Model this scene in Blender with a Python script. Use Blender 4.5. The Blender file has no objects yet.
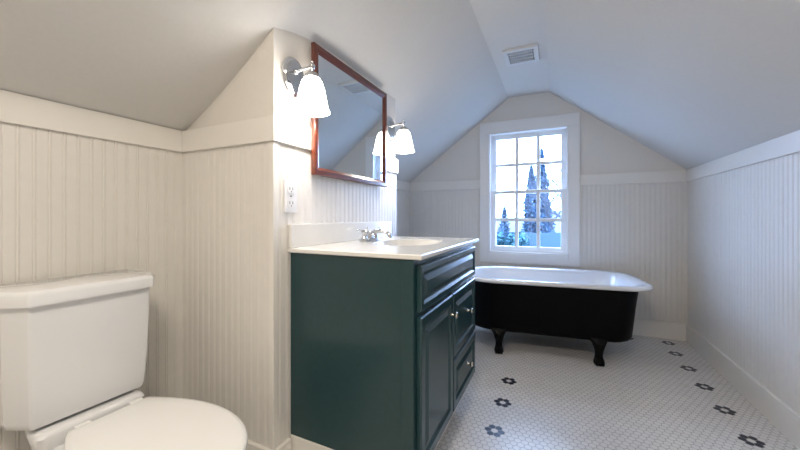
import bpy, bmesh, math, random
from mathutils import Vector, Matrix
random.seed(7)
C = bpy.context.scene.collection
PI = math.pi

# ------------------------------------------------------------------ room dimensions
XL, XR, YB, YF = -1.672, 1.078, 3.83, -1.6
ZR0, ZR1 = 1.444, 1.549          # band board on the knee walls
RX0, RX1, ZC = -.477, -.064, 2.44  # flat strip of ceiling
YJ, XJ, YE = 1.032, -1.068, 2.205  # partition: near face, vanity face, far end
ZB = .155                          # baseboard height
OX0, OX1, OZ0, OZ1 = -.687, .115, .722, 2.062  # window opening

# ------------------------------------------------------------------ materials
def mat(name, col, rough=.5, metal=0, bump=0, bscale=30, var=0, coat=0, spec=.5, emit=None, estr=0):
    m = bpy.data.materials.new(name); m.use_nodes = True
    nt = m.node_tree; b = nt.nodes['Principled BSDF']
    b.inputs['Base Color'].default_value = (*col, 1)
    b.inputs['Roughness'].default_value = rough
    b.inputs['Metallic'].default_value = metal
    b.inputs['Coat Weight'].default_value = coat
    b.inputs['Coat Roughness'].default_value = .08
    b.inputs['Specular IOR Level'].default_value = spec
    if emit:
        b.inputs['Emission Color'].default_value = (*emit, 1); b.inputs['Emission Strength'].default_value = estr
    if bump or var:
        tc = nt.nodes.new('ShaderNodeTexCoord'); n = nt.nodes.new('ShaderNodeTexNoise')
        n.inputs['Scale'].default_value = bscale; n.inputs['Detail'].default_value = 4
        nt.links.new(tc.outputs['Object'], n.inputs['Vector'])
        if bump:
            bp = nt.nodes.new('ShaderNodeBump'); bp.inputs['Strength'].default_value = bump; bp.inputs['Distance'].default_value = .01
            nt.links.new(n.outputs['Fac'], bp.inputs['Height']); nt.links.new(bp.outputs['Normal'], b.inputs['Normal'])
        if var:
            r = nt.nodes.new('ShaderNodeValToRGB')
            r.color_ramp.elements[0].position = .3; r.color_ramp.elements[1].position = .7
            r.color_ramp.elements[0].color = (*[c*(1-var) for c in col], 1); r.color_ramp.elements[1].color = (*[min(1, c*(1+var)) for c in col], 1)
            nt.links.new(n.outputs['Fac'], r.inputs['Fac']); nt.links.new(r.outputs['Color'], b.inputs['Base Color'])
    return m

M = {}
M['plaster'] = mat('ceiling_plaster', (.70, .69, .665), .6, bump=.04, bscale=60, var=.012)
M['wallup'] = mat('gable_paint', (.75, .72, .67), .6, bump=.05, bscale=60, var=.012)
M['wains'] = mat('beadboard_paint', (.755, .73, .685), .38, bump=.02, bscale=20, var=.015)
M['trim'] = mat('trim_paint', (.80, .775, .725), .32, bump=.01, bscale=15)
M['window'] = mat('window_paint', (.84, .84, .83), .3, bump=.01, bscale=15)
M['ceramic'] = mat('toilet_ceramic', (.77, .78, .79), .12, coat=.5, bump=.004, bscale=6)
M['seat'] = mat('seat_plastic', (.83, .83, .82), .22, bump=.004, bscale=6)
M['counter'] = mat('cultured_marble', (.80, .79, .76), .2, coat=.3, var=.02, bscale=8)
M['green'] = mat('green_cabinet_paint', (.009, .043, .049), .32, coat=.25, bump=.03, bscale=40, var=.08)
M['gap'] = mat('cabinet_inside', (.01, .02, .018), .7, bump=.02)
M['chrome'] = mat('chrome', (.62, .63, .65), .12, 1, bump=.003)
M['knob'] = mat('brushed_nickel', (.72, .66, .55), .25, 1, bump=.004)
M['porc'] = mat('bath_enamel', (.80, .81, .83), .14, coat=.6, bump=.004, bscale=5)
M['black'] = mat('black_bath_paint', (.002, .002, .0022), .45, bump=.02, bscale=25, spec=.08)
M['iron'] = mat('black_cast_iron', (.002, .002, .002), .4, bump=.12, bscale=60, spec=.12)
M['mirror'] = mat('mirror_glass', (.82, .86, .88), .0, 1); 
M['plate'] = mat('white_plastic', (.82, .82, .84), .3, bump=.004)
M['slot'] = mat('dark_slot', (.03, .03, .035), .6, bump=.01)
M['tile'] = mat('white_hex_tile', (.74, .72, .69), .3, var=.05, bscale=14)
M['tileb'] = mat('dark_hex_tile', (.010, .012, .026), .3, var=.2, bscale=14)
M['grout'] = mat('grout', (.42, .40, .39), .9, bump=.1, bscale=120, var=.1)
M['ventw'] = mat('vent_white', (.72, .73, .74), .4, bump=.004)
M['ventd'] = mat('vent_duct', (.13, .14, .15), .7, bump=.01)
M['shade'] = mat('lit_frosted_glass', (.9, .9, .9), .3, emit=(1, .94, .87), estr=13)
M['ground'] = mat('winter_lawn', (.02, .04, .045), .9, bump=.3, bscale=3, var=.3)
M['conif'] = mat('conifer_needles', (.012, .045, .085), .8, var=.4, bscale=2)
M['hedge'] = mat('hedge_leaves', (.015, .06, .075), .8, var=.5, bscale=2)
M['bark'] = mat('bare_bark', (.02, .03, .045), .85, bump=.3, bscale=30, var=.3)
M['roof'] = mat('frosty_roof', (.055, .057, .058), .8, bump=.2, bscale=12, var=.1)
M['hwall'] = mat('house_siding', (.08, .11, .13), .7, bump=.1, bscale=10, var=.1)
M['fence'] = mat('fence_boards', (.02, .055, .085), .8, bump=.2, bscale=8, var=.25)

def wood_mat():
    m = mat('red_brown_wood', (.2, .05, .015), .28, coat=.5)
    nt = m.node_tree; b = nt.nodes['Principled BSDF']
    tc = nt.nodes.new('ShaderNodeTexCoord'); mp = nt.nodes.new('ShaderNodeMapping'); mp.inputs['Scale'].default_value = (40, 3, 40)
    n = nt.nodes.new('ShaderNodeTexNoise'); n.inputs['Scale'].default_value = 1.5; n.inputs['Detail'].default_value = 6
    r = nt.nodes.new('ShaderNodeValToRGB')
    r.color_ramp.elements[0].color = (.060, .011, .005, 1); r.color_ramp.elements[1].color = (.15, .032, .012, 1)
    nt.links.new(tc.outputs['Object'], mp.inputs['Vector']); nt.links.new(mp.outputs['Vector'], n.inputs['Vector'])
    nt.links.new(n.outputs['Fac'], r.inputs['Fac']); nt.links.new(r.outputs['Color'], b.inputs['Base Color'])
    return m
M['wood'] = wood_mat()
def glass_mat():
    m = bpy.data.materials.new('window_glass'); m.use_nodes = True; nt = m.node_tree
    nt.nodes.clear(); o = nt.nodes.new('ShaderNodeOutputMaterial'); mx = nt.nodes.new('ShaderNodeMixShader')
    t = nt.nodes.new('ShaderNodeBsdfTransparent'); g = nt.nodes.new('ShaderNodeBsdfGlossy'); g.inputs['Roughness'].default_value = 0
    t.inputs['Color'].default_value = (.96, .98, 1, 1)
    mx.inputs['Fac'].default_value = .05
    nt.links.new(t.outputs[0], mx.inputs[1]); nt.links.new(g.outputs[0], mx.inputs[2]); nt.links.new(mx.outputs[0], o.inputs[0])
    return m
M['glass'] = glass_mat()

# ------------------------------------------------------------------ mesh helper
class MB:
    def __init__(s): s.v = []; s.f = []; s.mi = []; s.sm = []
    def add(s, vs, fs, mi=0, smooth=False):
        o = len(s.v); s.v += [tuple(v) for v in vs]
        for f in fs: s.f.append([o+i for i in f]); s.mi.append(mi); s.sm.append(smooth)
        return s
    def box(s, a, b, mi=0, bev=0):
        x0, x1 = sorted((a[0], b[0])); y0, y1 = sorted((a[1], b[1])); z0, z1 = sorted((a[2], b[2]))
        if bev:
            bm = bmesh.new(); bmesh.ops.create_cube(bm, size=1)
            for v in bm.verts: v.co = Vector(((x0+x1)/2+v.co.x*(x1-x0), (y0+y1)/2+v.co.y*(y1-y0), (z0+z1)/2+v.co.z*(z1-z0)))
            bmesh.ops.bevel(bm, geom=bm.edges[:], offset=bev, segments=2, affect='EDGES', profile=.6)
            return s.frombm(bm, mi)
        vs = [(x, y, z) for z in (z0, z1) for y in (y0, y1) for x in (x0, x1)]
        return s.add(vs, [(0,2,3,1), (4,5,7,6), (0,1,5,4), (2,6,7,3), (0,4,6,2), (1,3,7,5)], mi)
    def frombm(s, bm, mi=0, smooth=False):
        bm.verts.ensure_lookup_table(); bm.verts.index_update()
        s.add([v.co[:] for v in bm.verts], [[v.index for v in f.verts] for f in bm.faces], mi, smooth); bm.free(); return s
    def prism(s, poly, axis, a, b, mi=0):      # poly: 2D points; extruded along axis
        n = len(poly)
        def P(p, t):
            return {0: (t, p[0], p[1]), 1: (p[0], t, p[1]), 2: (p[0], p[1], t)}[axis]
        vs = [P(p, a) for p in poly]+[P(p, b) for p in poly]
        fs = [tuple(range(n)), tuple(range(2*n-1, n-1, -1))]+[(i, n+i, n+(i+1) % n, (i+1) % n) for i in range(n)]
        return s.add(vs, fs, mi)
    def loft(s, rings, cap0=True, cap1=True, mi=0, smooth=True, closed=True):
        n = len(rings[0]); vs = [p for r in rings for p in r]; fs = []
        for i in range(len(rings)-1):
            for j in range(n if closed else n-1):
                k = (j+1) % n; fs.append((i*n+j, i*n+k, (i+1)*n+k, (i+1)*n+j))
        if cap0: fs.append(tuple(range(n-1, -1, -1)))
        if cap1: fs.append(tuple((len(rings)-1)*n+j for j in range(n)))
        return s.add(vs, fs, mi, smooth)
    def tube(s, pts, rad, n=12, mi=0, sx=1):
        pts = [Vector(p) for p in pts]
        rads = rad if isinstance(rad, (list, tuple)) else [rad]*len(pts)
        rings = []; up = None
        for i, p in enumerate(pts):
            d = (pts[min(i+1, len(pts)-1)]-pts[max(i-1, 0)]).normalized()
            if up is None: up = Vector((0, 0, 1)) if abs(d.z) < .9 else Vector((0, 1, 0))
            a = d.cross(up).normalized(); up = a.cross(d).normalized()
            rings.append([tuple(p+a*math.cos(t*2*PI/n)*rads[i]+up*math.sin(t*2*PI/n)*rads[i]*sx) for t in range(n)])
        return s.loft(rings, mi=mi)
    def lathe(s, prof, o=(0,0,0), ax='z', n=32, mi=0, sy=1, caps=True):
        rings = []
        for r, z in prof:
            ring = []
            for t in range(n):
                a = t*2*PI/n; x, y = r*math.cos(a), r*math.sin(a)*sy
                p = {'z': (x, y, z), 'x': (z, x, y), 'y': (x, z, y)}[ax]
                ring.append((o[0]+p[0], o[1]+p[1], o[2]+p[2]))
            rings.append(ring)
        return s.loft(rings, caps, caps, mi)
    def sphere(s, c, r, sc=(1,1,1), mi=0, n=16):
        bm = bmesh.new(); bmesh.ops.create_uvsphere(bm, u_segments=n, v_segments=n//2, radius=r)
        for v in bm.verts: v.co = Vector((v.co.x*sc[0]+c[0], v.co.y*sc[1]+c[1], v.co.z*sc[2]+c[2]))
        return s.frombm(bm, mi, True)
    def xf(s, fn, start=0):
        s.v[start:] = [tuple(fn(Vector(v))) for v in s.v[start:]]; return s
    def build(s, name, mats, parent=None, origin=None, sharp=35, recalc=True):
        me = bpy.data.meshes.new(name)
        o = Vector(origin) if origin is not None else (wloc(parent) if parent else Vector((0,0,0)))
        me.from_pydata([tuple(Vector(v)-o) for v in s.v], [], s.f)
        if not isinstance(mats, list): mats = [mats]
        for m in mats: me.materials.append(m)
        me.polygons.foreach_set('material_index', s.mi)
        me.polygons.foreach_set('use_smooth', s.sm)
        if recalc:
            bm = bmesh.new(); bm.from_mesh(me); bmesh.ops.recalc_face_normals(bm, faces=bm.faces); bm.to_mesh(me); bm.free()
        if any(s.sm): me.set_sharp_from_angle(angle=math.radians(sharp))
        ob = bpy.data.objects.new(name, me); C.objects.link(ob)
        if parent: ob.parent = parent; ob.location = o-wloc(parent)
        else: ob.location = o
        return ob
def wloc(o):
    l = Vector((0,0,0))
    while o: l += o.location; o = o.parent
    return l
def tag(o, label, cat, group=None, kind=None):
    o['label'] = label; o['category'] = cat
    if group: o['group'] = group
    if kind: o['kind'] = kind
    return o
def empty(name, loc):
    e = bpy.data.objects.new(name, None); e.location = loc; e.empty_display_size = .1; C.objects.link(e); return e
def struct(o, label=None):
    o['kind'] = 'structure'
    if label: o['label'] = label
    return o
def copy_tree(o, delta, parent=None):
    c = o.copy(); C.objects.link(c)
    if parent: c.parent = parent
    else: c.location = o.location+Vector(delta)
    for ch in list(o.children): copy_tree(ch, delta, c)
    return c
def rounded(pts, rads, n=6):
    out = []; N = len(pts)
    for i in range(N):
        p = Vector(pts[i]); a = (Vector(pts[i-1])-p); b = (Vector(pts[(i+1) % N])-p)
        r = rads[i] if isinstance(rads, (list, tuple)) else rads
        if r <= 0: out.append(tuple(p)); continue
        ang = a.angle(b); t = r/math.tan(ang/2); t = min(t, a.length*.49, b.length*.49)
        p0 = p+a.normalized()*t; p1 = p+b.normalized()*t
        for k in range(n+1):
            u = k/n; out.append(tuple(p0*(1-u)**2+p*2*u*(1-u)+p1*u*u))
    return out

# ------------------------------------------------------------------ setting
def sag(y):
    if y <= YJ: return .073
    if y >= 1.5: return 0.
    t = (y-YJ)/(1.5-YJ); return .073*(1-t)**2.2
def roof_l(x, y):
    t = (x-XL)/(RX0-XL); return ZR1+(ZC-ZR1)*t-sag(y)*4*t*(1-t)
def roof_r(x): return ZR1+(ZC-ZR1)*(XR-x)/(XR-RX1)
def roof(x, y=3.8):
    return roof_l(x, y) if x < RX0 else (ZC if x < RX1 else roof_r(x))

# floor : white hexagon mosaic with dark flower rosettes
def floor():
    b = MB(); b.box((XL-.1, YF-.1, -.12), (XR+.1, YB+.1, -.0012), 0)
    p = .0338; ry = p*math.sqrt(3)/2; R = (p-.0030)/math.sqrt(3)
    ox = .889; oy = 2.266
    def cell(x, y):
        j = round((y-oy)/ry); i = round((x-ox-(j % 2)*p/2)/p); return i, j
    cs = []
    for k in range(-12, 5): cs.append((.889, 2.266+k*ry*10+.008))
    cs.append((.889, 3.69))
    cs = [c for c in cs if c[1] < 3.71]
    yy = [2.375-.2927*k for k in range(0, 13)]
    cs += [(-.302, y) for y in yy]
    for k in range(1, 8): cs.append((.889-.2927*k, 3.69))
    for k in range(1, 5): cs.append((-.302-.2927*k, 2.375))
    dark = set()
    for c in cs:
        i, j = cell(*c)
        if j % 2: off = [(-1,0),(1,0),(0,1),(1,1),(0,-1),(1,-1)]
        else: off = [(-1,0),(1,0),(-1,1),(0,1),(-1,-1),(0,-1)]
        for di, dj in off: dark.add((i+di, j+dj))
    j0 = int((YF-oy)/ry)-1; j1 = int((YB-oy)/ry)+2; i0 = int((XL-ox)/p)-2; i1 = int((XR-ox)/p)+2
    vs = []; fs = []; mi = []
    for j in range(j0, j1):
        for i in range(i0, i1):
            x = ox+i*p+(j % 2)*p/2; y = oy+j*ry
            if x < XL-.02 or x > XR+.02 or y > YB+.02: continue
            o = len(vs); h = random.uniform(-.0002, .0002)
            for k in range(6):
                a = PI/6+k*PI/3; vs.append((x+R*math.cos(a), y+R*math.sin(a), h))
            fs.append(tuple(range(o, o+6))); mi.append(2 if (i, j) in dark else 1)
    o = len(b.v); b.v += vs
    for f, m in zip(fs, mi): b.f.append([o+q for q in f]); b.mi.append(m); b.sm.append(False)
    struct(b.build('floor', [M['grout'], M['tile'], M['tileb']], recalc=False), 'white hexagon mosaic floor with dark flower rosettes')
floor()

# ceiling : two slopes and a flat strip, with thickness
b = MB()
ys = [YF-.1, 0, .6, 1.0]+[YJ+i*.05 for i in range(10)]+[1.6, 2.2, 3.0, YB+.1]
xs = [XL-.08]+[XL+(RX0-XL)*i/14 for i in range(15)]
def slope_l(y, up):
    out = []
    for x in xs: out.append((x, y, (roof_l(x, y) if x >= XL else roof_l(XL, y)-.055)+up))
    return out
b.loft([slope_l(y, 0) for y in ys], False, False, closed=False)
b.loft([slope_l(y, .12) for y in ys], False, False, closed=False)
b.prism([(RX0, ZC), (RX1, ZC), (RX1, ZC+.12), (RX0, ZC+.12)], 1, YF-.1, YB+.1)
b.prism([(RX1, ZC), (XR, ZR1), (XR+.08, ZR1-.06), (XR+.08, ZR1+.06), (RX1, ZC+.12)], 1, YF-.1, YB+.1)
struct(b.build('ceiling', M['plaster']), 'sloped attic ceiling with a flat strip along the ridge')

# walls
def ztop(x): return roof(x)+.03
b = MB()
T0, T1 = YB+.006, YB+.15
b.prism([(XL-.1, 0), (OX0, 0), (OX0, ztop(OX0)), (XL, ztop(XL)), (XL-.1, ztop(XL)-.05)], 1, T0, T1)
b.prism([(OX1, 0), (XR+.1, 0), (XR+.1, ztop(XR)-.05), (XR, ztop(XR)), (OX1, ztop(OX1))], 1, T0, T1)
b.prism([(OX0, 0), (OX1, 0), (OX1, OZ0), (OX0, OZ0)], 1, T0, T1)
b.prism([(OX0, OZ1), (OX1, OZ1), (OX1, ztop(OX1)), (RX1, ZC+.03), (RX0, ZC+.03), (OX0, ztop(OX0))], 1, T0, T1)
wb = struct(b.build('wall_back', M['wallup']), 'cream gable end wall with the window')
wl = struct(MB().box((XL-.12, YF, 0), (XL-.006, YB, ZR1)).build('wall_left', M['wallup']), 'low knee wall behind the toilet')
wr = struct(MB().box((XR+.006, YF, 0), (XR+.12, YB, ZR1)).build('wall_right', M['wallup']), 'long low knee wall on the right')
b = MB(); b.prism([(XL-.1, 0), (XR+.1, 0), (XR+.1, ZR1), (XR, ZR1+.02), (RX1, ZC+.02), (RX0, ZC+.02), (-1.07, 1.95), (XL, ZR1+.02), (XL-.1, ZR1)], 1, YF-.1, YF)
struct(b.build('wall_front', M['wallup']), 'plain wall behind the camera')
b = MB()
secs = []
for y in [YJ+.006, 1.1, 1.2, 1.35, 1.5, YE]:
    n = 8; xx = [XL+(XJ-.006-XL)*i/n for i in range(n+1)]
    secs.append([(XL, y, 0), (XJ-.006, y, 0)]+[(x, y, roof_l(x, y)+.012) for x in reversed(xx)])
b.loft(secs, smooth=False)
wp = struct(b.build('wall_partition', M['wallup']), 'short partition wall carrying the mirror and sconces')
# upper skins of the partition share its mesh; wainscot panels are parts
def beads(b, A, B, n, z0, z1, d=0., pitch=.04):
    """beadboard skin from A to B (plan points), n = outward normal into the room"""
    A = Vector(A); B = Vector(B); L = (B-A).length; t = (B-A).normalized(); n = Vector(n)
    prof = []; k = 0
    while k*pitch < L:
        for u, o in ((0, 0), (.0285, 0), (.0297, -.0022), (.0312, 0), (.0342, .0008), (.0372, 0), (.0387, -.0022)):
            if k*pitch+u < L: prof.append((k*pitch+u, o))
        k += 1
    prof.append((L, 0))
    pts = [A+t*u+n*(o+d) for u, o in prof]
    b.loft([[(p.x, p.y, z0) for p in pts], [(p.x, p.y, z1) for p in pts]], False, False, smooth=False, closed=False)
    q = [A-n*.006, B-n*.006]
    b.add([(A.x, A.y, z1), (B.x, B.y, z1), (q[1].x, q[1].y, z1), (q[0].x, q[0].y, z1)], [(0, 1, 2, 3)])
b = MB(); beads(b, (XL, YF), (XL, YB), (1, 0), 0, ZR0+.02); b.build('wainscot', M['wains'], wl)
b = MB(); beads(b, (XR, YF), (XR, YB), (-1, 0), 0, ZR0+.02); b.build('wainscot', M['wains'], wr)
CX0, CX1, CZ0, CZ1 = -.786, .215, .616, 2.181
b = MB(); beads(b, (XL, YB), (CX0+.01, YB), (0, -1), 0, ZR0+.02); beads(b, (CX1-.01, YB), (XR, YB), (0, -1), 0, ZR0+.02)
beads(b, (CX0+.01, YB), (CX1-.01, YB), (0, -1), 0, CZ0+.01); b.build('wainscot', M['wains'], wb)
b = MB(); beads(b, (XL, YJ), (XJ, YJ), (0, -1), 0, ZR0+.02); beads(b, (XJ, YJ), (XJ, YE), (1, 0), 0, ZR0+.02)
b.build('wainscot', M['wains'], wp)

# band board (rails), corner board and baseboards
ti = [0]
def trim(bx, label, bev=.003):
    ti[0] += 1; b = MB()
    for a, c in bx: b.box(a, c, bev=bev)
    return struct(b.build('trim_%d' % ti[0], M['trim']), label)
t = .013
trim([((XL-.002, YF, ZR0), (XL+t, YJ-t, ZR1))], 'band board on the left knee wall')
trim([((XL-.002, YE, ZR0), (XL+t, YB, ZR1))], 'band board in the alcove')
trim([((XL, YJ-t, ZR0), (XJ+t, YJ+.002, ZR1))], 'band board on the partition face')
trim([((XJ-.002, YJ+.003, ZR0), (XJ+t, YE+t, ZR1))], 'band board behind the mirror')
trim([((XR-t, YF, ZR0), (XR+.002, YB, ZR1))], 'band board on the right knee wall')
trim([((XL+t, YB-t, ZR0), (CX0, YB+.002, ZR1)), ], 'band board left of the window')
trim([((CX1, YB-t, ZR0), (XR-t, YB+.002, ZR1))], 'band board right of the window')
trim([((XJ-.022, YJ-.005, ZB), (XJ+.003, YJ+.022, ZR0))], 'corner strip on the partition')
trim([((XJ-.03, YE-.02, ZB), (XJ+.003, YE+.004, ZR0))], 'far corner strip on the partition')
def baseb(name, boxes, label):
    b = MB()
    for (x0, y0), (x1, y1) in boxes:
        b.box((x0, y0, 0), (x1, y1, ZB-.012), bev=.002)
        b.box((x0, y0, ZB-.0125), (x1, y1, ZB), bev=.004)
    return struct(b.build(name, M['trim']), label)
t = .016
baseb('baseboard_right', [((XR-t, YF), (XR+.002, YB))], 'baseboard along the right wall')
baseb('baseboard_back', [((XL+t, YB-t), (XR-t, YB+.002))], 'baseboard below the window')
baseb('baseboard_left', [((XL-.002, YF), (XL+t, YJ-t)), ((XL-.002, YE), (XL+t, YB))], 'baseboard along the left wall')
baseb('baseboard_partition', [((XL, YJ-t), (XJ+t, YJ+.002)), ((XJ-.002, YJ+.003), (XJ+t, 1.120))], 'baseboard around the partition')

# window
w = struct(empty('window_1', ((OX0+OX1)/2, YB, OZ0)), 'white double-hung window with twelve lights')
b = MB(); c = YB-.020; e = YB+.004
b.box((CX0, c, OZ1), (CX1, e, CZ1), bev=.003)
b.box((CX0, c, CZ0), (OX0, e, OZ1), bev=.003); b.box((OX1, c, CZ0), (CX1, e, OZ1), bev=.003)
b.box((OX0, c, CZ0), (OX1, e, OZ0), bev=.003)
b.build('casing', M['window'], w)
b = MB(); y0, y1 = YB-.018, YB+.15
b.box((OX0-.003, y0+.003, OZ0), (OX0+.012, y1, OZ1)); b.box((OX1-.012, y0+.003, OZ0), (OX1+.003, y1, OZ1))
b.box((OX0, y0+.003, OZ1-.012), (OX1, y1, OZ1+.003)); b.box((OX0, y0+.003, OZ0-.003), (OX1, y1+.03, OZ0+.016))
for yy in (YB+.028, YB+.118):
    b.box((OX0+.012, yy, OZ0), (OX0+.026, yy+.012, OZ1)); b.box((OX1-.026, yy, OZ0), (OX1-.012, yy+.012, OZ1))
b.build('jamb', M['window'], w)
zm = 1.40
def sash(name, z0, z1, y, bot, top):
    x0, x1 = OX0+.013, OX1-.013; st = .056; b = MB(); th = .032
    b.box((x0, y, z0), (x0+st, y+th, z1), bev=.003); b.box((x1-st, y, z0), (x1, y+th, z1), bev=.003)
    b.box((x0+st, y, z0), (x1-st, y+th, z0+bot), bev=.003); b.box((x0+st, y, z1-top), (x1-st, y+th, z1), bev=.003)
    gx0, gx1, gz0, gz1 = x0+st, x1-st, z0+bot, z1-top
    for k in (1, 2):
        x = gx0+(gx1-gx0)*k/3; b.box((x-.0175, y+.003, gz0), (x+.0175, y+th-.003, gz1), bev=.002)
    z = (gz0+gz1)/2; b.box((gx0, y+.004, z-.017), (gx1, y+th-.004, z+.017), bev=.002)
    s = b.build(name, M['window'], w)
    MB().box((gx0-.004, y+.014, gz0-.004), (gx1+.004, y+.018, gz1+.004)).build('pane', M['glass'], s)
sash('lower_sash', OZ0+.016, zm+.018, YB+.042, .06, .034)
sash('upper_sash', zm-.018, OZ1-.012, YB+.08, .034, .05)
b = MB(); b.box((-.30, YB+.022, zm+.018), (-.27, YB+.05, zm+.028), bev=.003); b.build('sash_lock', M['window'], w)

# ceiling vent
v = tag(empty('ceiling_vent', (-.255, 2.85, ZC-.02)), 'square white louvred exhaust vent set into the flat ceiling strip', 'vent')
b = MB(); vx0, vx1, vy0, vy1 = -.385, -.125, 2.715, 2.985; z0 = ZC-.022; fr = .035
for a, c in (((vx0, vy0), (vx1, vy0+fr)), ((vx0, vy1-fr), (vx1, vy1)), ((vx0, vy0+fr), (vx0+fr, vy1-fr)), ((vx1-fr, vy0+fr), (vx1, vy1-fr))):
    b.box((*a, z0), (*c, ZC-.0005), bev=.003)
b.build('frame', M['ventw'], v)
MB().box((vx0+fr, vy0+fr, ZC-.004), (vx1-fr, vy1-fr, ZC-.0008)).build('duct_plate', M['ventd'], v)
b = MB()
for k in range(1, 13):
    x = vx0+fr+(vx1-vx0-2*fr)*k/13; b.box((x-.003, vy0+fr, z0+.002), (x+.003, vy1-fr, ZC-.005))
for k in (1, 2, 3):
    y = vy0+fr+(vy1-vy0-2*fr)*k/4; b.box((vx0+fr, y-.004, z0+.003), (vx1-fr, y+.004, ZC-.006))
b.build('grille', M['ventw'], v)

# ------------------------------------------------------------------ vanity
VY0, VY1 = 1.128, 2.07; VXB = XJ+.003; VXF = -.473; VZ0, VZ1 = .165, .969
va = tag(empty('bathroom_vanity', (-.77, 1.63, 0)), 'dark green painted vanity cabinet with raised panel door and drawers on a white plinth', 'vanity cabinet')
b = MB(); th = .018
b.box((VXB, VY0, VZ0), (VXF, VY0+th, VZ1)); b.box((VXB, VY1-th, VZ0), (VXF, VY1, VZ1)); b.box((VXB, VY0+th, VZ0), (VXF, VY1-th, VZ0+th))
b.box((VXB, VY0+th, VZ0+th), (VXB+.01, VY1-th, VZ1))
# face frame
f0, f1 = VXF-.02, VXF
b.box((f0, VY0+th, VZ0+th), (f1, VY0+.045, VZ1)); b.box((f0, VY1-.045, VZ0+th), (f1, VY1-th, VZ1)); b.box((f0, 1.555, VZ0+th), (f1, 1.595, .76))
for z in (VZ0+.018, .405, .745, .918): b.box((f0, VY0+.045, z), (f1, VY1-.045, z+.04))
# stile on the side panel's front edge
b.box((VXF-.05, VY0-.007, VZ0), (VXF, VY0, VZ1), bev=.002)
b.build('carcass', M['green'], va)
b = MB(); b.box((VXB, VY0-.003, 0), (-.527, VY1-.01, VZ0-.001), bev=.003)
b.build('toe_kick', M['trim'], va)['label'] = 'white recessed plinth'
def panel(name, y0, y1, z0, z1, knob=None):
    b = MB(); x0 = VXF+.0015; x1 = VXF+.021; bd = .05 if z1-z0 > .2 else .035
    def ring(i, x): return [(x, y0+i, z0+i), (x, y1-i, z0+i), (x, y1-i, z1-i), (x, y0+i, z1-i)]
    rings = [ring(0, x0), ring(0, x1-.005), ring(.005, x1), ring(bd-.01, x1), ring(bd, x1-.008), ring(bd+.008, x1-.009), ring(bd+.03, x1-.001)]
    b.loft(rings, smooth=False)
    o = b.build(name, M['green'], va)
    if knob:
        k = MB(); k.lathe([(.007, 0), (.005, .006), (.005, .012), (.013, .018), (.0155, .024), (.012, .029), (.004, .031)], (x1-.0005, knob[0], knob[1]), 'x', 20)
        k.build('knob', M['knob'], o)['label'] = 'round metal knob'
    return o
panel('false_drawer_front', VY0+.022, VY1-.012, .772, .945)
panel('door', VY0+.022, 1.568, VZ0+.005, .752, (1.545, .66))
panel('drawer', 1.582, VY1-.012, .432, .752, (1.86, .60))
panel('drawer', 1.582, VY1-.012, VZ0+.005, .418, (1.86, .30))

# counter top with oval basin
ct = tag(empty('vanity_top', (-.75, 1.63, .96)), 'white solid surface sink top with moulded basin and low backsplash on the green vanity', 'countertop')
CXB, CXF, CY0, CY1, CZT = XJ+.003, -.437, 1.112, 2.095, .991
bc = (-.715, 1.64); ba, bb_ = .165, .235
b = MB(); NA = 64
def ell(s, z): return [(bc[0]+ba*s*math.cos(2*PI*k/NA), bc[1]+bb_*s*math.sin(2*PI*k/NA), z) for k in range(NA)]
def rect(i, z):
    out = []
    for k in range(NA):
        a = 2*PI*k/NA; c, s_ = math.cos(a), math.sin(a)
        hx0, hx1, hy0, hy1 = CXB+i-bc[0], CXF-i-bc[0], CY0+i-bc[1], CY1-i-bc[1]
        tt = min((hx1 if c > 0 else hx0)/c if abs(c) > 1e-9 else 1e9, (hy1 if s_ > 0 else hy0)/s_ if abs(s_) > 1e-9 else 1e9)
        out.append((bc[0]+c*tt, bc[1]+s_*tt, z))
    for cx, cy in ((CXB+i, CY0+i), (CXB+i, CY1-i), (CXF-i, CY0+i), (CXF-i, CY1-i)):  # snap nearest to the true corners
        k = min(range(NA), key=lambda q: (out[q][0]-cx)**2+(out[q][1]-cy)**2); out[k] = (cx, cy, z)
    return out
rings = [ell(1.06, .971), rect(.003, .971), rect(0, .974), rect(0, CZT-.004), rect(.004, CZT), ell(1.12, CZT), ell(1.04, CZT+.001), ell(1.0, CZT-.002), ell(.95, CZT-.02), ell(.86, CZT-.06), ell(.70, CZT-.10), ell(.45, CZT-.125), ell(.12, CZT-.132)]
b.loft(rings, False, True)
# outer underside of the basin
b.loft([ell(1.06, .971), ell(1.0, .94), ell(.88, .89), ell(.6, .85), ell(.1, .84)], False, True)
b.build('slab', M['counter'], ct, sharp=25)
b = MB(); b.box((XJ+.002, CY0, CZT), (XJ+.022, 2.09, CZT+.105), bev=.004); b.build('backsplash', M['counter'], ct)
b = MB(); b.lathe([(.02, 0), (.024, .002), (.02, .004), (.008, .002)], (bc[0], bc[1], CZT-.1325), 'z', 20); b.build('drain', M['chrome'], ct)['label'] = 'chrome drain ring'

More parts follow.
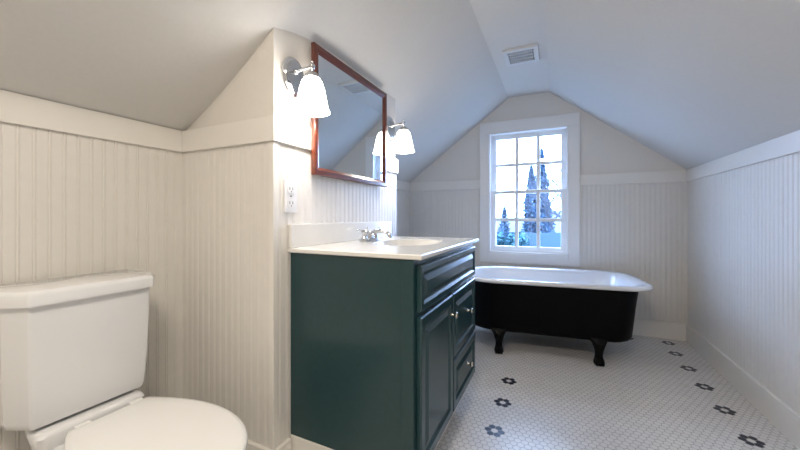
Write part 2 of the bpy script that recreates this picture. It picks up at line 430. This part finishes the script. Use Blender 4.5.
# faucet
FX, FY = -.945, 1.615
fa = tag(empty('faucet', (FX, FY, CZT)), 'chrome centerset faucet with two lever handles at the back of the sink', 'faucet')
b = MB()
out = rounded([(FX-.028, FY-.085), (FX+.028, FY-.085), (FX+.028, FY+.085), (FX-.028, FY+.085)], .027, 8)
sc = lambda k, z: [(FX+(x-FX)*k, FY+(y-FY)*k, z) for x, y in out]
b.loft([sc(1, CZT+.0005), sc(1, CZT+.012), sc(.93, CZT+.018), sc(.8, CZT+.02)]); b.build('base', M['chrome'], fa)
b = MB(); b.lathe([(.02, .016), (.017, .03), (.015, .045), (.012, .055), (.004, .06)], (FX, FY, CZT), n=20)
b.tube([(FX, FY, CZT+.038), (FX+.03, FY, CZT+.052), (FX+.07, FY, CZT+.058), (FX+.105, FY, CZT+.052), (FX+.125, FY, CZT+.036), (FX+.127, FY, CZT+.022)], [.012, .012, .011, .0105, .011, .012], 14)
b.tube([(FX-.02, FY, CZT+.018), (FX-.02, FY, CZT+.07)], .0025, 8); b.sphere((FX-.02, FY, CZT+.075), .006)
b.build('spout', M['chrome'], fa)
for s in (-1, 1):
    b = MB(); y = FY+s*.06
    b.lathe([(.018, .016), (.016, .024), (.012, .032), (.012, .04), (.017, .048), (.016, .058), (.009, .064), (.003, .066)], (FX, y, CZT), n=20)
    b.tube([(FX, y, CZT+.056), (FX-.004, y+s*.03, CZT+.062), (FX-.006, y+s*.052, CZT+.066)], [.006, .005, .0065], 10)
    b.sphere((FX-.006, y+s*.056, CZT+.066), .0085)
    b.build('handle', M['chrome'], fa)

# ------------------------------------------------------------------ mirror
MY0, MY1, MZ0, MZ1, MXB, MXF = 1.245, 1.985, 1.326, 1.953, XJ+.0185, XJ+.040
mi_ = tag(empty('wall_mirror', (MXB, (MY0+MY1)/2, MZ0)), 'rectangular mirror in a reddish brown wooden frame hung between the two sconces', 'mirror')
b = MB(); fw = .040
for s in range(4):
    o0 = [(MY0, MZ0), (MY1, MZ0), (MY1, MZ1), (MY0, MZ1)]; i0 = [(MY0+fw, MZ0+fw), (MY1-fw, MZ0+fw), (MY1-fw, MZ1-fw), (MY0+fw, MZ1-fw)]
    A, B, D, E = o0[s], o0[(s+1) % 4], i0[(s+1) % 4], i0[s]
    def lp(p, q, k): return (p[0]+(q[0]-p[0])*k, p[1]+(q[1]-p[1])*k)
    def prof(P, Q): return [(MXB, *P), (MXF-.004, *P), (MXF, *lp(P, Q, .12)), (MXF, *lp(P, Q, .6)), (MXF-.006, *lp(P, Q, .8)), (MXF-.01, *Q), (MXB, *Q)]
    b.loft([prof(A, E), prof(B, D)], smooth=False)
b.build('frame', M['wood'], mi_)
b = MB(); b.box((MXB+.002, MY0+fw-.003, MZ0+fw-.003), (MXB+.009, MY1-fw+.003, MZ1-fw+.003)); b.build('mirror_glass', M['mirror'], mi_)

# ------------------------------------------------------------------ sconces
SY, SZ, SX = 1.147, 1.755, -.962
sc0 = empty('wall_sconce', (XJ-.004, SY, SZ))
def sconce_parts(root):
    b = MB()
    def ov(k, x): return [(x, SY+.068*k*math.cos(2*PI*q/40), SZ+.088*k*math.sin(2*PI*q/40)) for q in range(40)]
    b.loft([ov(1, XJ-.0055), ov(1, XJ+.001), ov(.93, XJ+.008), ov(.88, XJ+.009), ov(.84, XJ+.013), ov(.5, XJ+.016)])
    b.lathe([(.016, .012), (.014, .022), (.009, .028)], (XJ, SY, SZ+.02), 'x', 16)
    b.build('backplate', M['chrome'], root)
    b = MB(); b.tube([(XJ+.015, SY, SZ+.02), (XJ+.05, SY, SZ+.024), (SX-.02, SY, SZ+.026), (SX, SY, SZ+.026)], .0075, 12)
    b.sphere((SX, SY, SZ+.028), .014); b.sphere((SX, SY, SZ+.046), .007)
    b.tube([(SX, SY, SZ+.026), (SX, SY, SZ+.0)], .009, 12)
    b.lathe([(.010, .004), (.02, .0), (.031, -.012), (.033, -.026), (.031, -.030)], (SX, SY, SZ), n=24)
    b.build('arm', M['chrome'], root)
    b = MB(); pr = [(.026, -.022), (.034, -.025), (.044, -.040), (.053, -.070), (.060, -.105), (.067, -.140), (.072, -.160), (.0775, -.171)]
    inn = [(r-.003, z) for r, z in reversed(pr)]
    b.lathe(pr+inn, (SX, SY, SZ), n=40, caps=False); s = b.build('shade', M['shade'], root)
    s['label'] = 'lit bell-shaped frosted glass shade'
sconce_parts(sc0)
tag(sc0, 'chrome wall sconce with lit glass shade, on the toilet side of the mirror', 'wall lamp', 'chrome wall sconces')
sc1 = copy_tree(sc0, (0, 2.105-SY, -.004)); tag(sc1, 'chrome wall sconce with lit glass shade, on the window side of the mirror', 'wall lamp', 'chrome wall sconces')
for dy in (0, 2.105-SY):
    L = bpy.data.lights.new('sconce_bulb', 'POINT'); L.energy = 5; L.color = (1, .92, .82); L.shadow_soft_size = .03
    o = bpy.data.objects.new('sconce_bulb', L); o.location = (SX, SY+dy, SZ-.13); C.objects.link(o)

# outlet
ol = tag(empty('wall_outlet', (XJ, 1.123, 1.218)), 'white duplex power outlet on the beadboard between the corner and the sink', 'outlet')
b = MB(); b.box((XJ-.002, 1.087, 1.147), (XJ+.008, 1.160, 1.290), bev=.003); b.build('cover_plate', M['plate'], ol)
for z in (1.187, 1.25):
    b = MB(); o2 = rounded([(1.123-.02, z-.02), (1.123+.02, z-.02), (1.123+.02, z+.02), (1.123-.02, z+.02)], .012)
    b.prism(o2, 0, XJ+.0075, XJ+.011); r = b.build('receptacle', M['plate'], ol)
    b = MB(); b.box((XJ+.0105, 1.112, z-.004), (XJ+.0116, 1.115, z+.009)); b.box((XJ+.0105, 1.130, z-.004), (XJ+.0116, 1.133, z+.009))
    b.lathe([(.0028, 0), (.0028, .0011)], (XJ+.0105, 1.123, z-.011), 'x', 12); b.build('slots', M['slot'], r)
b = MB(); b.lathe([(.004, 0), (.003, .002)], (XJ+.0078, 1.1235, 1.2185), 'x', 12); b.build('screw', M['slot'], ol)

# ------------------------------------------------------------------ toilet
TY = .583; TB = XL+.03
to = tag(empty('toilet', (-1.2, TY, 0)), 'white two-piece ceramic toilet with closed lid beside the knee wall', 'toilet')
def tank_ring(z, xf, hf, hs, xb=TB, k=0.):
    pts = [(xb+k, TY-hs+k), (xf-.075, TY-hs+k), (xf-k, TY-hf), (xf-k, TY+hf), (xf-.075, TY+hs-k), (xb+k, TY+hs-k)]
    return [(x, y, z) for x, y in rounded(pts, [.02, .02, .012, .012, .02, .02], 5)]
b = MB()
R = [tank_ring(.470, -1.50, .10, .13, TB+.02), tank_ring(.472, -1.46, .135, .165, TB+.01), tank_ring(.482, -1.432, .148, .18), tank_ring(.505, -1.424, .153, .187), tank_ring(.62, -1.415, .157, .192), tank_ring(.76, -1.41, .160, .197), tank_ring(.862, -1.408, .161, .199)]
b.loft(R); b.build('tank', M['ceramic'], to, sharp=50)
b = MB()
R = [tank_ring(.860, -1.405, .160, .20, TB-.006), tank_ring(.862, -1.393, .166, .208, TB-.01), tank_ring(.893, -1.392, .167, .210, TB-.01), tank_ring(.903, -1.397, .164, .206, TB-.006), tank_ring(.907, -1.41, .155, .196, TB)]
b.loft(R); b.build('tank_lid', M['ceramic'], to, sharp=50)
def egg(z, xb, xf, hw, hb=None, n=24):
    """plan outline: straight back edge at xb, round front at xf"""
    hb = hb or hw*.60; xm = xb+(xf-xb)*.50; half = []
    for k in range(n+1):
        a = PI/2*k/n; half.append((xm+(xf-xm)*math.cos(a), hw*math.sin(a)))
    for k in range(1, n+1):
        t = 1-k/n; half.append((xb+(xm-xb)*t, hb+(hw-hb)*math.sin(PI/2*t)**.9))
    half.append((xb, hb*.5)); other = [(x, -y) for x, y in reversed(half[1:])]
    return [(x, TY+.027+y, z) for x, y in half+[(xb, 0)]+other]
b = MB()
R = [egg(.0, -1.50, -.98, .125, hb=.12), egg(.03, -1.50, -.99, .12, hb=.115), egg(.10, -1.48, -1.0, .11, hb=.10), egg(.2, -1.46, -.96, .125, hb=.11), egg(.29, -1.45, -.88, .165, hb=.13), egg(.36, -1.45, -.825, .172, hb=.115), egg(.40, -1.45, -.81, .182, hb=.12), egg(.412, -1.45, -.815, .180, hb=.12)]
b.loft(R)
# rear deck that carries the tank
dk = lambda z, hw, xf, k=0: [(x, y, z) for x, y in rounded([(TB+.03, TY-hw*.8), (-1.47, TY-hw), (xf, TY-hw), (xf, TY+hw), (-1.47, TY+hw), (TB+.03, TY+hw*.8)], .03, 5)]
b.loft([dk(.20, .085, -1.44), dk(.33, .12, -1.42), dk(.42, .140, -1.405), dk(.455, .148, -1.398), dk(.466, .142, -1.404), dk(.469, .13, -1.41)])
b.build('bowl', M['ceramic'], to, sharp=50)
def slab(z0, z1, xb, xf, hw, name, dome=0):
    b = MB(); R = [egg(z0, xb+.006, xf-.006, hw-.006), egg(z0+.004, xb, xf, hw), egg(z1-.006, xb, xf, hw), egg(z1-.001, xb+.004, xf-.005, hw-.005), egg(z1+.001, xb+.015, xf-.018, hw-.018), egg(z1+.003, xb+.05, xf-.06, hw-.05)]
    b.loft(R); return b.build(name, M['seat'], to, sharp=50)
slab(.413, .434, -1.37, -.802, .186, 'seat'); slab(.436, .459, -1.383, -.797, .189, 'seat_lid')
for s in (-1, 1):
    b = MB(); y = TY+.027+s*.075
    b.box((-1.392, y-.02, .430), (-1.372, y+.02, .462), bev=.004); b.build('hinge', M['seat'], to)
    b = MB(); b.lathe([(.014, .0), (.014, .01), (.008, .018)], (-1.15, TY+.027+s*.128, .012), n=16); b.build('bolt_cap', M['ceramic'], to)

# ------------------------------------------------------------------ clawfoot tub
tc_ = Vector((-.108, 3.215, 0)); ta = math.radians(7)
tub = tag(empty('clawfoot_bathtub', tc_), 'black clawfoot bathtub with white rolled rim standing under the window', 'bathtub')
Rm = Matrix.Rotation(ta, 3, 'Z')
def tubxf(v): return Rm@Vector(v)+tc_
HL, HW, RC = .75, .395, .2
def tring(o, z, e=0):
    """plan outline: flat right end with round corners, half-round left end; o = inset"""
    hw = HW-o; xr = HL-o-e; rc = max(.03, RC-o*.6); out = []
    n = 14
    for k in range(n+1):
        a = -PI/2+PI/2*k/n; out.append((xr-rc+rc*math.cos(a), -hw+rc+rc*math.sin(a)))
    for k in range(1, 7): out.append((xr, (-hw+rc)+(2*hw-2*rc)*k/7))
    for k in range(n+1):
        a = PI/2*k/n; out.append((xr-rc+rc*math.cos(a), hw-rc+rc*math.sin(a)))
    cx = -(HL-HW)
    for k in range(1, 12): out.append((xr-rc+(cx-xr+rc)*k/12, hw))
    for k in range(0, 2*n+1):
        a = PI/2+PI*k/(2*n); out.append((cx+hw*math.cos(a), hw*math.sin(a)))
    for k in range(1, 12): out.append((cx+(xr-rc-cx)*k/12, -hw))
    return [(x, y, z) for x, y in out]
b = MB(); b.loft([tring(.13, .170, .08), tring(.085, .174, .08), tring(.066, .186, .075), tring(.058, .21, .07), tring(.055, .33, .06), tring(.052, .45, .05), tring(.048, .583, .035)], True, False); b.xf(tubxf)
b.build('shell', M['black'], tub, sharp=50)
b = MB()
R = [tring(.050, .580, .03), tring(.03, .579, .01), tring(.012, .582), tring(.002, .590), tring(0, .600), tring(.006, .610), tring(.02, .616), tring(.042, .614, .01), tring(.062, .604, .025), tring(.075, .58, .045), tring(.09, .48, .075), tring(.105, .36, .085), tring(.13, .285, .09), tring(.17, .245, .09), tring(.25, .232, .09)]
b.loft(R, False, True); b.xf(tubxf); o = b.build('basin_and_rim', M['porc'], tub, sharp=60); o['label'] = 'white enamel basin and rolled rim'
for sx in (-1, 1):
    for sy in (-1, 1):
        b = MB(); lx, ly = sx*.365, sy*.318
        # (z, out, half width, half depth)
        pr = [(.222, -.02, .075, .02), (.205, -.012, .072, .024), (.18, .004, .052, .026), (.15, .016, .038, .026), (.11, .016, .027, .022), (.075, .008, .023, .020), (.05, .006, .026, .024), (.035, .010, .031, .030), (.018, .012, .033, .034), (.004, .012, .028, .030), (.0, .012, .02, .022)]
        rings = []
        for z, ou, hw, hd in pr: rings.append([(lx+hw*1.15*math.cos(2*PI*q/20), ly+sy*ou+hd*1.15*math.sin(2*PI*q/20), z) for q in range(20)])
        b.loft(rings)
        for q in (-1, 0, 1):   # toes over the ball
            b.tube([(lx+q*.016, ly+sy*.022, .062), (lx+q*.021, ly+sy*.042, .045), (lx+q*.023, ly+sy*.047, .022), (lx+q*.021, ly+sy*.043, .004)], [.008, .010, .0095, .006], 8)
        b.tube([(lx-.055, ly+sy*.012, .20), (lx-.02, ly+sy*.034, .168), (lx, ly+sy*.04, .14)], [.007, .009, .005], 8)
        b.tube([(lx+.055, ly+sy*.012, .20), (lx+.02, ly+sy*.034, .168), (lx, ly+sy*.04, .14)], [.007, .009, .005], 8)
        b.xf(tubxf); b.build('leg', M['iron'], tub, sharp=60)

# ------------------------------------------------------------------ outdoors (seen through the window)
GZ = -2.4
F_ = 332.37; yw = math.radians(25.17)
def at(u, s, z=GZ): return Vector(((-math.sin(yw)+math.cos(yw)*u)*s, (math.cos(yw)+math.sin(yw)*u)*s, z))
b = MB(); b.box((-40, YB+1.0, GZ-.3), (45, 70, GZ)); struct(b.build('ground', M['ground']), 'winter garden ground outside')
def leaves(b, fn, n, size):
    vs = []; fs = []
    for i in range(n):
        p = fn(); d = Vector((random.gauss(0,1), random.gauss(0,1), random.gauss(0,1))).normalized(); e = d.cross(Vector((random.gauss(0,1), random.gauss(0,1), random.gauss(0,1)))).normalized()
        s = size*random.uniform(.6, 1.4); o = len(vs)
        vs += [tuple(p-d*s), tuple(p+e*s*.35), tuple(p+d*s), tuple(p-e*s*.35)]; fs.append((o, o+1, o+2, o+3))
    b.add(vs, fs)
def conifer(loc, h, r, label, n=6000, cat='tree', name='conifer_tree'):
    t = tag(empty(name, loc), label, cat)
    def f():
        k = random.random()**1.5; z = .04*h+k*h*.96; rr = r*(1-k)**.8*(.75+.35*abs(math.sin(z*9+random.random()*.4)))+.03; a = random.random()*2*PI
        q = math.sqrt(random.uniform(.25, 1)); lump = 1+.22*math.sin(a*3+z*2.3)
        return Vector((loc[0]+rr*q*lump*math.cos(a), loc[1]+rr*q*lump*math.sin(a), loc[2]+z))
    b = MB(); leaves(b, f, n, h*.022); b.build('foliage', M['conif'], t, recalc=False)
    b = MB(); b.tube([(loc[0], loc[1], loc[2]), (loc[0], loc[1], loc[2]+h*.9)], [h*.02, h*.004], 8); b.build('trunk', M['bark'], t)
conifer(at(.4247, 24), 1.13+4.75-GZ, .95, 'tall dark conifer outside the window, its tip the highest')
conifer(at(.395, 28), 1.13+4.2-GZ, .9, 'lower dark conifer standing left of the tallest conifer outside')
conifer(at(.314, 25), 1.13+.7-GZ, .75, 'small dark conifer seen through the left lights of the window', 3000)
def hedge(u0, u1, s, top, depth, label, n, m, size):
    A, B = at(u0, s), at(u1, s); root_t = Vector((0, 0, 0))
    def f():
        k = random.random(); p = A.lerp(B, k); tp = top+.12*math.sin(k*23)+.08*math.sin(k*57)
        return Vector((p.x, p.y+random.uniform(-depth, depth)/2, GZ+(tp-GZ)*random.random()**.6))
    b = MB(); leaves(b, f, n, size); o = b.build('hedge', m, origin=(A+B)/2, recalc=False); return tag(o, label, 'hedge')
hedge(.26, .385, 13, .30, 1.0, 'leafy blue-green hedge below the left lights of the window', 9000, M['hedge'], .10)
# fence
A, B = at(.37, 15), at(.55, 15)
fn = tag(empty('board_fence', A), 'dark board fence behind the bare shrub outside', 'fence')
b = MB(); n = 22
for i in range(n):
    p = A.lerp(B, (i+.5)/n); w_ = (B-A).length/n*.47
    b.box((p.x-w_, p.y-.015, GZ), (p.x+w_, p.y+.015, .38+random.uniform(-.01, .01)))
b.build('boards', M['fence'], fn)
for i in range(0, 5):
    p = A.lerp(B, i/4); MB().box((p.x-.06, p.y+.02, GZ), (p.x+.06, p.y+.14, .5)).build('post', M['fence'], fn)
# neighbour's house with a pale low roof
hp = at(.34, 33)
hs = tag(empty('neighbour_house', hp), 'low house with pale roof seen across the garden', 'house')
b = MB(); b.box((hp.x-5.5, hp.y-2.5, GZ), (hp.x+5.5, hp.y+2.5, -.4)); b.build('walls', M['hwall'], hs)
b = MB(); b.prism([(hp.y-3, -.45), (hp.y, .85), (hp.y+3, -.45), (hp.y+3, -.3), (hp.y, 1.0), (hp.y-3, -.3)], 0, hp.x-6, hp.x+6); b.build('roof', M['roof'], hs)
for dx in (-4, -1.5, 1.5, 4): MB().box((hp.x+dx-.5, hp.y-2.53, -1.7), (hp.x+dx+.5, hp.y-2.49, -.8)).build('window', M['slot'], hs)
h2 = at(.53, 40)
hs = tag(empty('neighbour_house', h2), 'distant pale-roofed house seen through the right lights of the window', 'house')
b = MB(); b.box((h2.x-5, h2.y-3, GZ), (h2.x+5, h2.y+3, .2)); b.build('walls', M['hwall'], hs)
b = MB(); b.prism([(h2.y-3.5, .1), (h2.y, 1.7), (h2.y+3.5, .1), (h2.y+3.5, .25), (h2.y, 1.85), (h2.y-3.5, .25)], 0, h2.x-5.5, h2.x+5.5); b.build('roof', M['roof'], hs)
# bare trees
def bare(loc, h, label, seed, spread=.5, name='bare_tree', depth=5, r0=.09, cat='tree'):
    rnd = random.Random(seed); b = MB()
    def grow(p, d, l, r, k):
        q = p+d*l*.5+Vector((rnd.gauss(0,1), rnd.gauss(0,1), rnd.gauss(0,1)))*l*.04; e = p+d*l
        b.tube([p, q, e], [r, r*.85, r*.65], 5)
        if k == 0: return
        for i in range(rnd.choice((2, 3, 3))):
            nd = (d+Vector((rnd.gauss(0,1), rnd.gauss(0,1), rnd.gauss(.15,.6)))*spread).normalized()
            grow(p.lerp(e, rnd.uniform(.55, 1)), nd, l*rnd.uniform(.6, .85), r*.66, k-1)
    grow(Vector(loc), Vector((0, 0, 1)), h*.3, r0, depth)
    return tag(b.build(name, M['bark'], origin=loc), label, cat)
bare(at(.485, 18), 8.0, 'bare branching tree outside the right lights of the window', 3, .5, depth=7, r0=.13)
bare(at(.462, 10, -1.9), 3.4, 'dense leafless shrub low in the right lights of the window', 11, .8, name='bare_shrub', depth=6, r0=.06, cat='shrub')
bare(at(.285, 17.5), 3.6, 'thin leafless tree behind the hedge at the far left of the window', 5, .45, depth=5, r0=.06)

# ------------------------------------------------------------------ light
W = bpy.data.worlds.new('sky'); bpy.context.scene.world = W; W.use_nodes = True
nt = W.node_tree; bg = nt.nodes['Background']
tcn = nt.nodes.new('ShaderNodeTexCoord'); mp = nt.nodes.new('ShaderNodeMapping'); ns = nt.nodes.new('ShaderNodeTexNoise'); cr = nt.nodes.new('ShaderNodeValToRGB')
mp.inputs['Scale'].default_value = (1, 1, 3); ns.inputs['Scale'].default_value = 2; ns.inputs['Detail'].default_value = 5
cr.color_ramp.elements[0].color = (.36, .55, 1, 1); cr.color_ramp.elements[1].color = (.46, .65, 1, 1)
cr.color_ramp.elements[0].position = .35; cr.color_ramp.elements[1].position = .6
nt.links.new(tcn.outputs['Generated'], mp.inputs['Vector']); nt.links.new(mp.outputs['Vector'], ns.inputs['Vector']); nt.links.new(ns.outputs['Fac'], cr.inputs['Fac'])
nt.links.new(cr.outputs['Color'], bg.inputs['Color']); bg.inputs['Strength'].default_value = 26.0
L = bpy.data.lights.new('window_portal', 'AREA'); L.shape = 'RECTANGLE'; L.size = OX1-OX0; L.size_y = OZ1-OZ0; L.cycles.is_portal = True
o = bpy.data.objects.new('window_portal', L); o.location = ((OX0+OX1)/2, YB+.17, (OZ0+OZ1)/2); o.rotation_euler = (-PI/2, 0, 0); C.objects.link(o)
# added fill light without a fixture, for warm ambient light from behind the camera
L = bpy.data.lights.new('fill_light', 'AREA'); L.shape = 'DISK'; L.size = .5; L.energy = 31; L.color = (1, .89, .76)
o = bpy.data.objects.new('fill_light', L); o.location = (-.27, -.25, 2.38); C.objects.link(o)

# ------------------------------------------------------------------ camera
cam = bpy.data.cameras.new('camera'); co = bpy.data.objects.new('camera', cam); C.objects.link(co)
co.location = (0, 0, 1.13); co.rotation_euler = (PI/2, 0, yw)
cam.sensor_width = 36; cam.lens = 36*F_/800; cam.shift_y = -8.7/800; cam.clip_start = .02; cam.clip_end = 200
S = bpy.context.scene; S.camera = co
S.view_settings.view_transform = 'Standard'; S.view_settings.look = 'None'; S.view_settings.gamma = 1
S.view_settings.use_curve_mapping = False; S.view_settings.exposure = 0.0
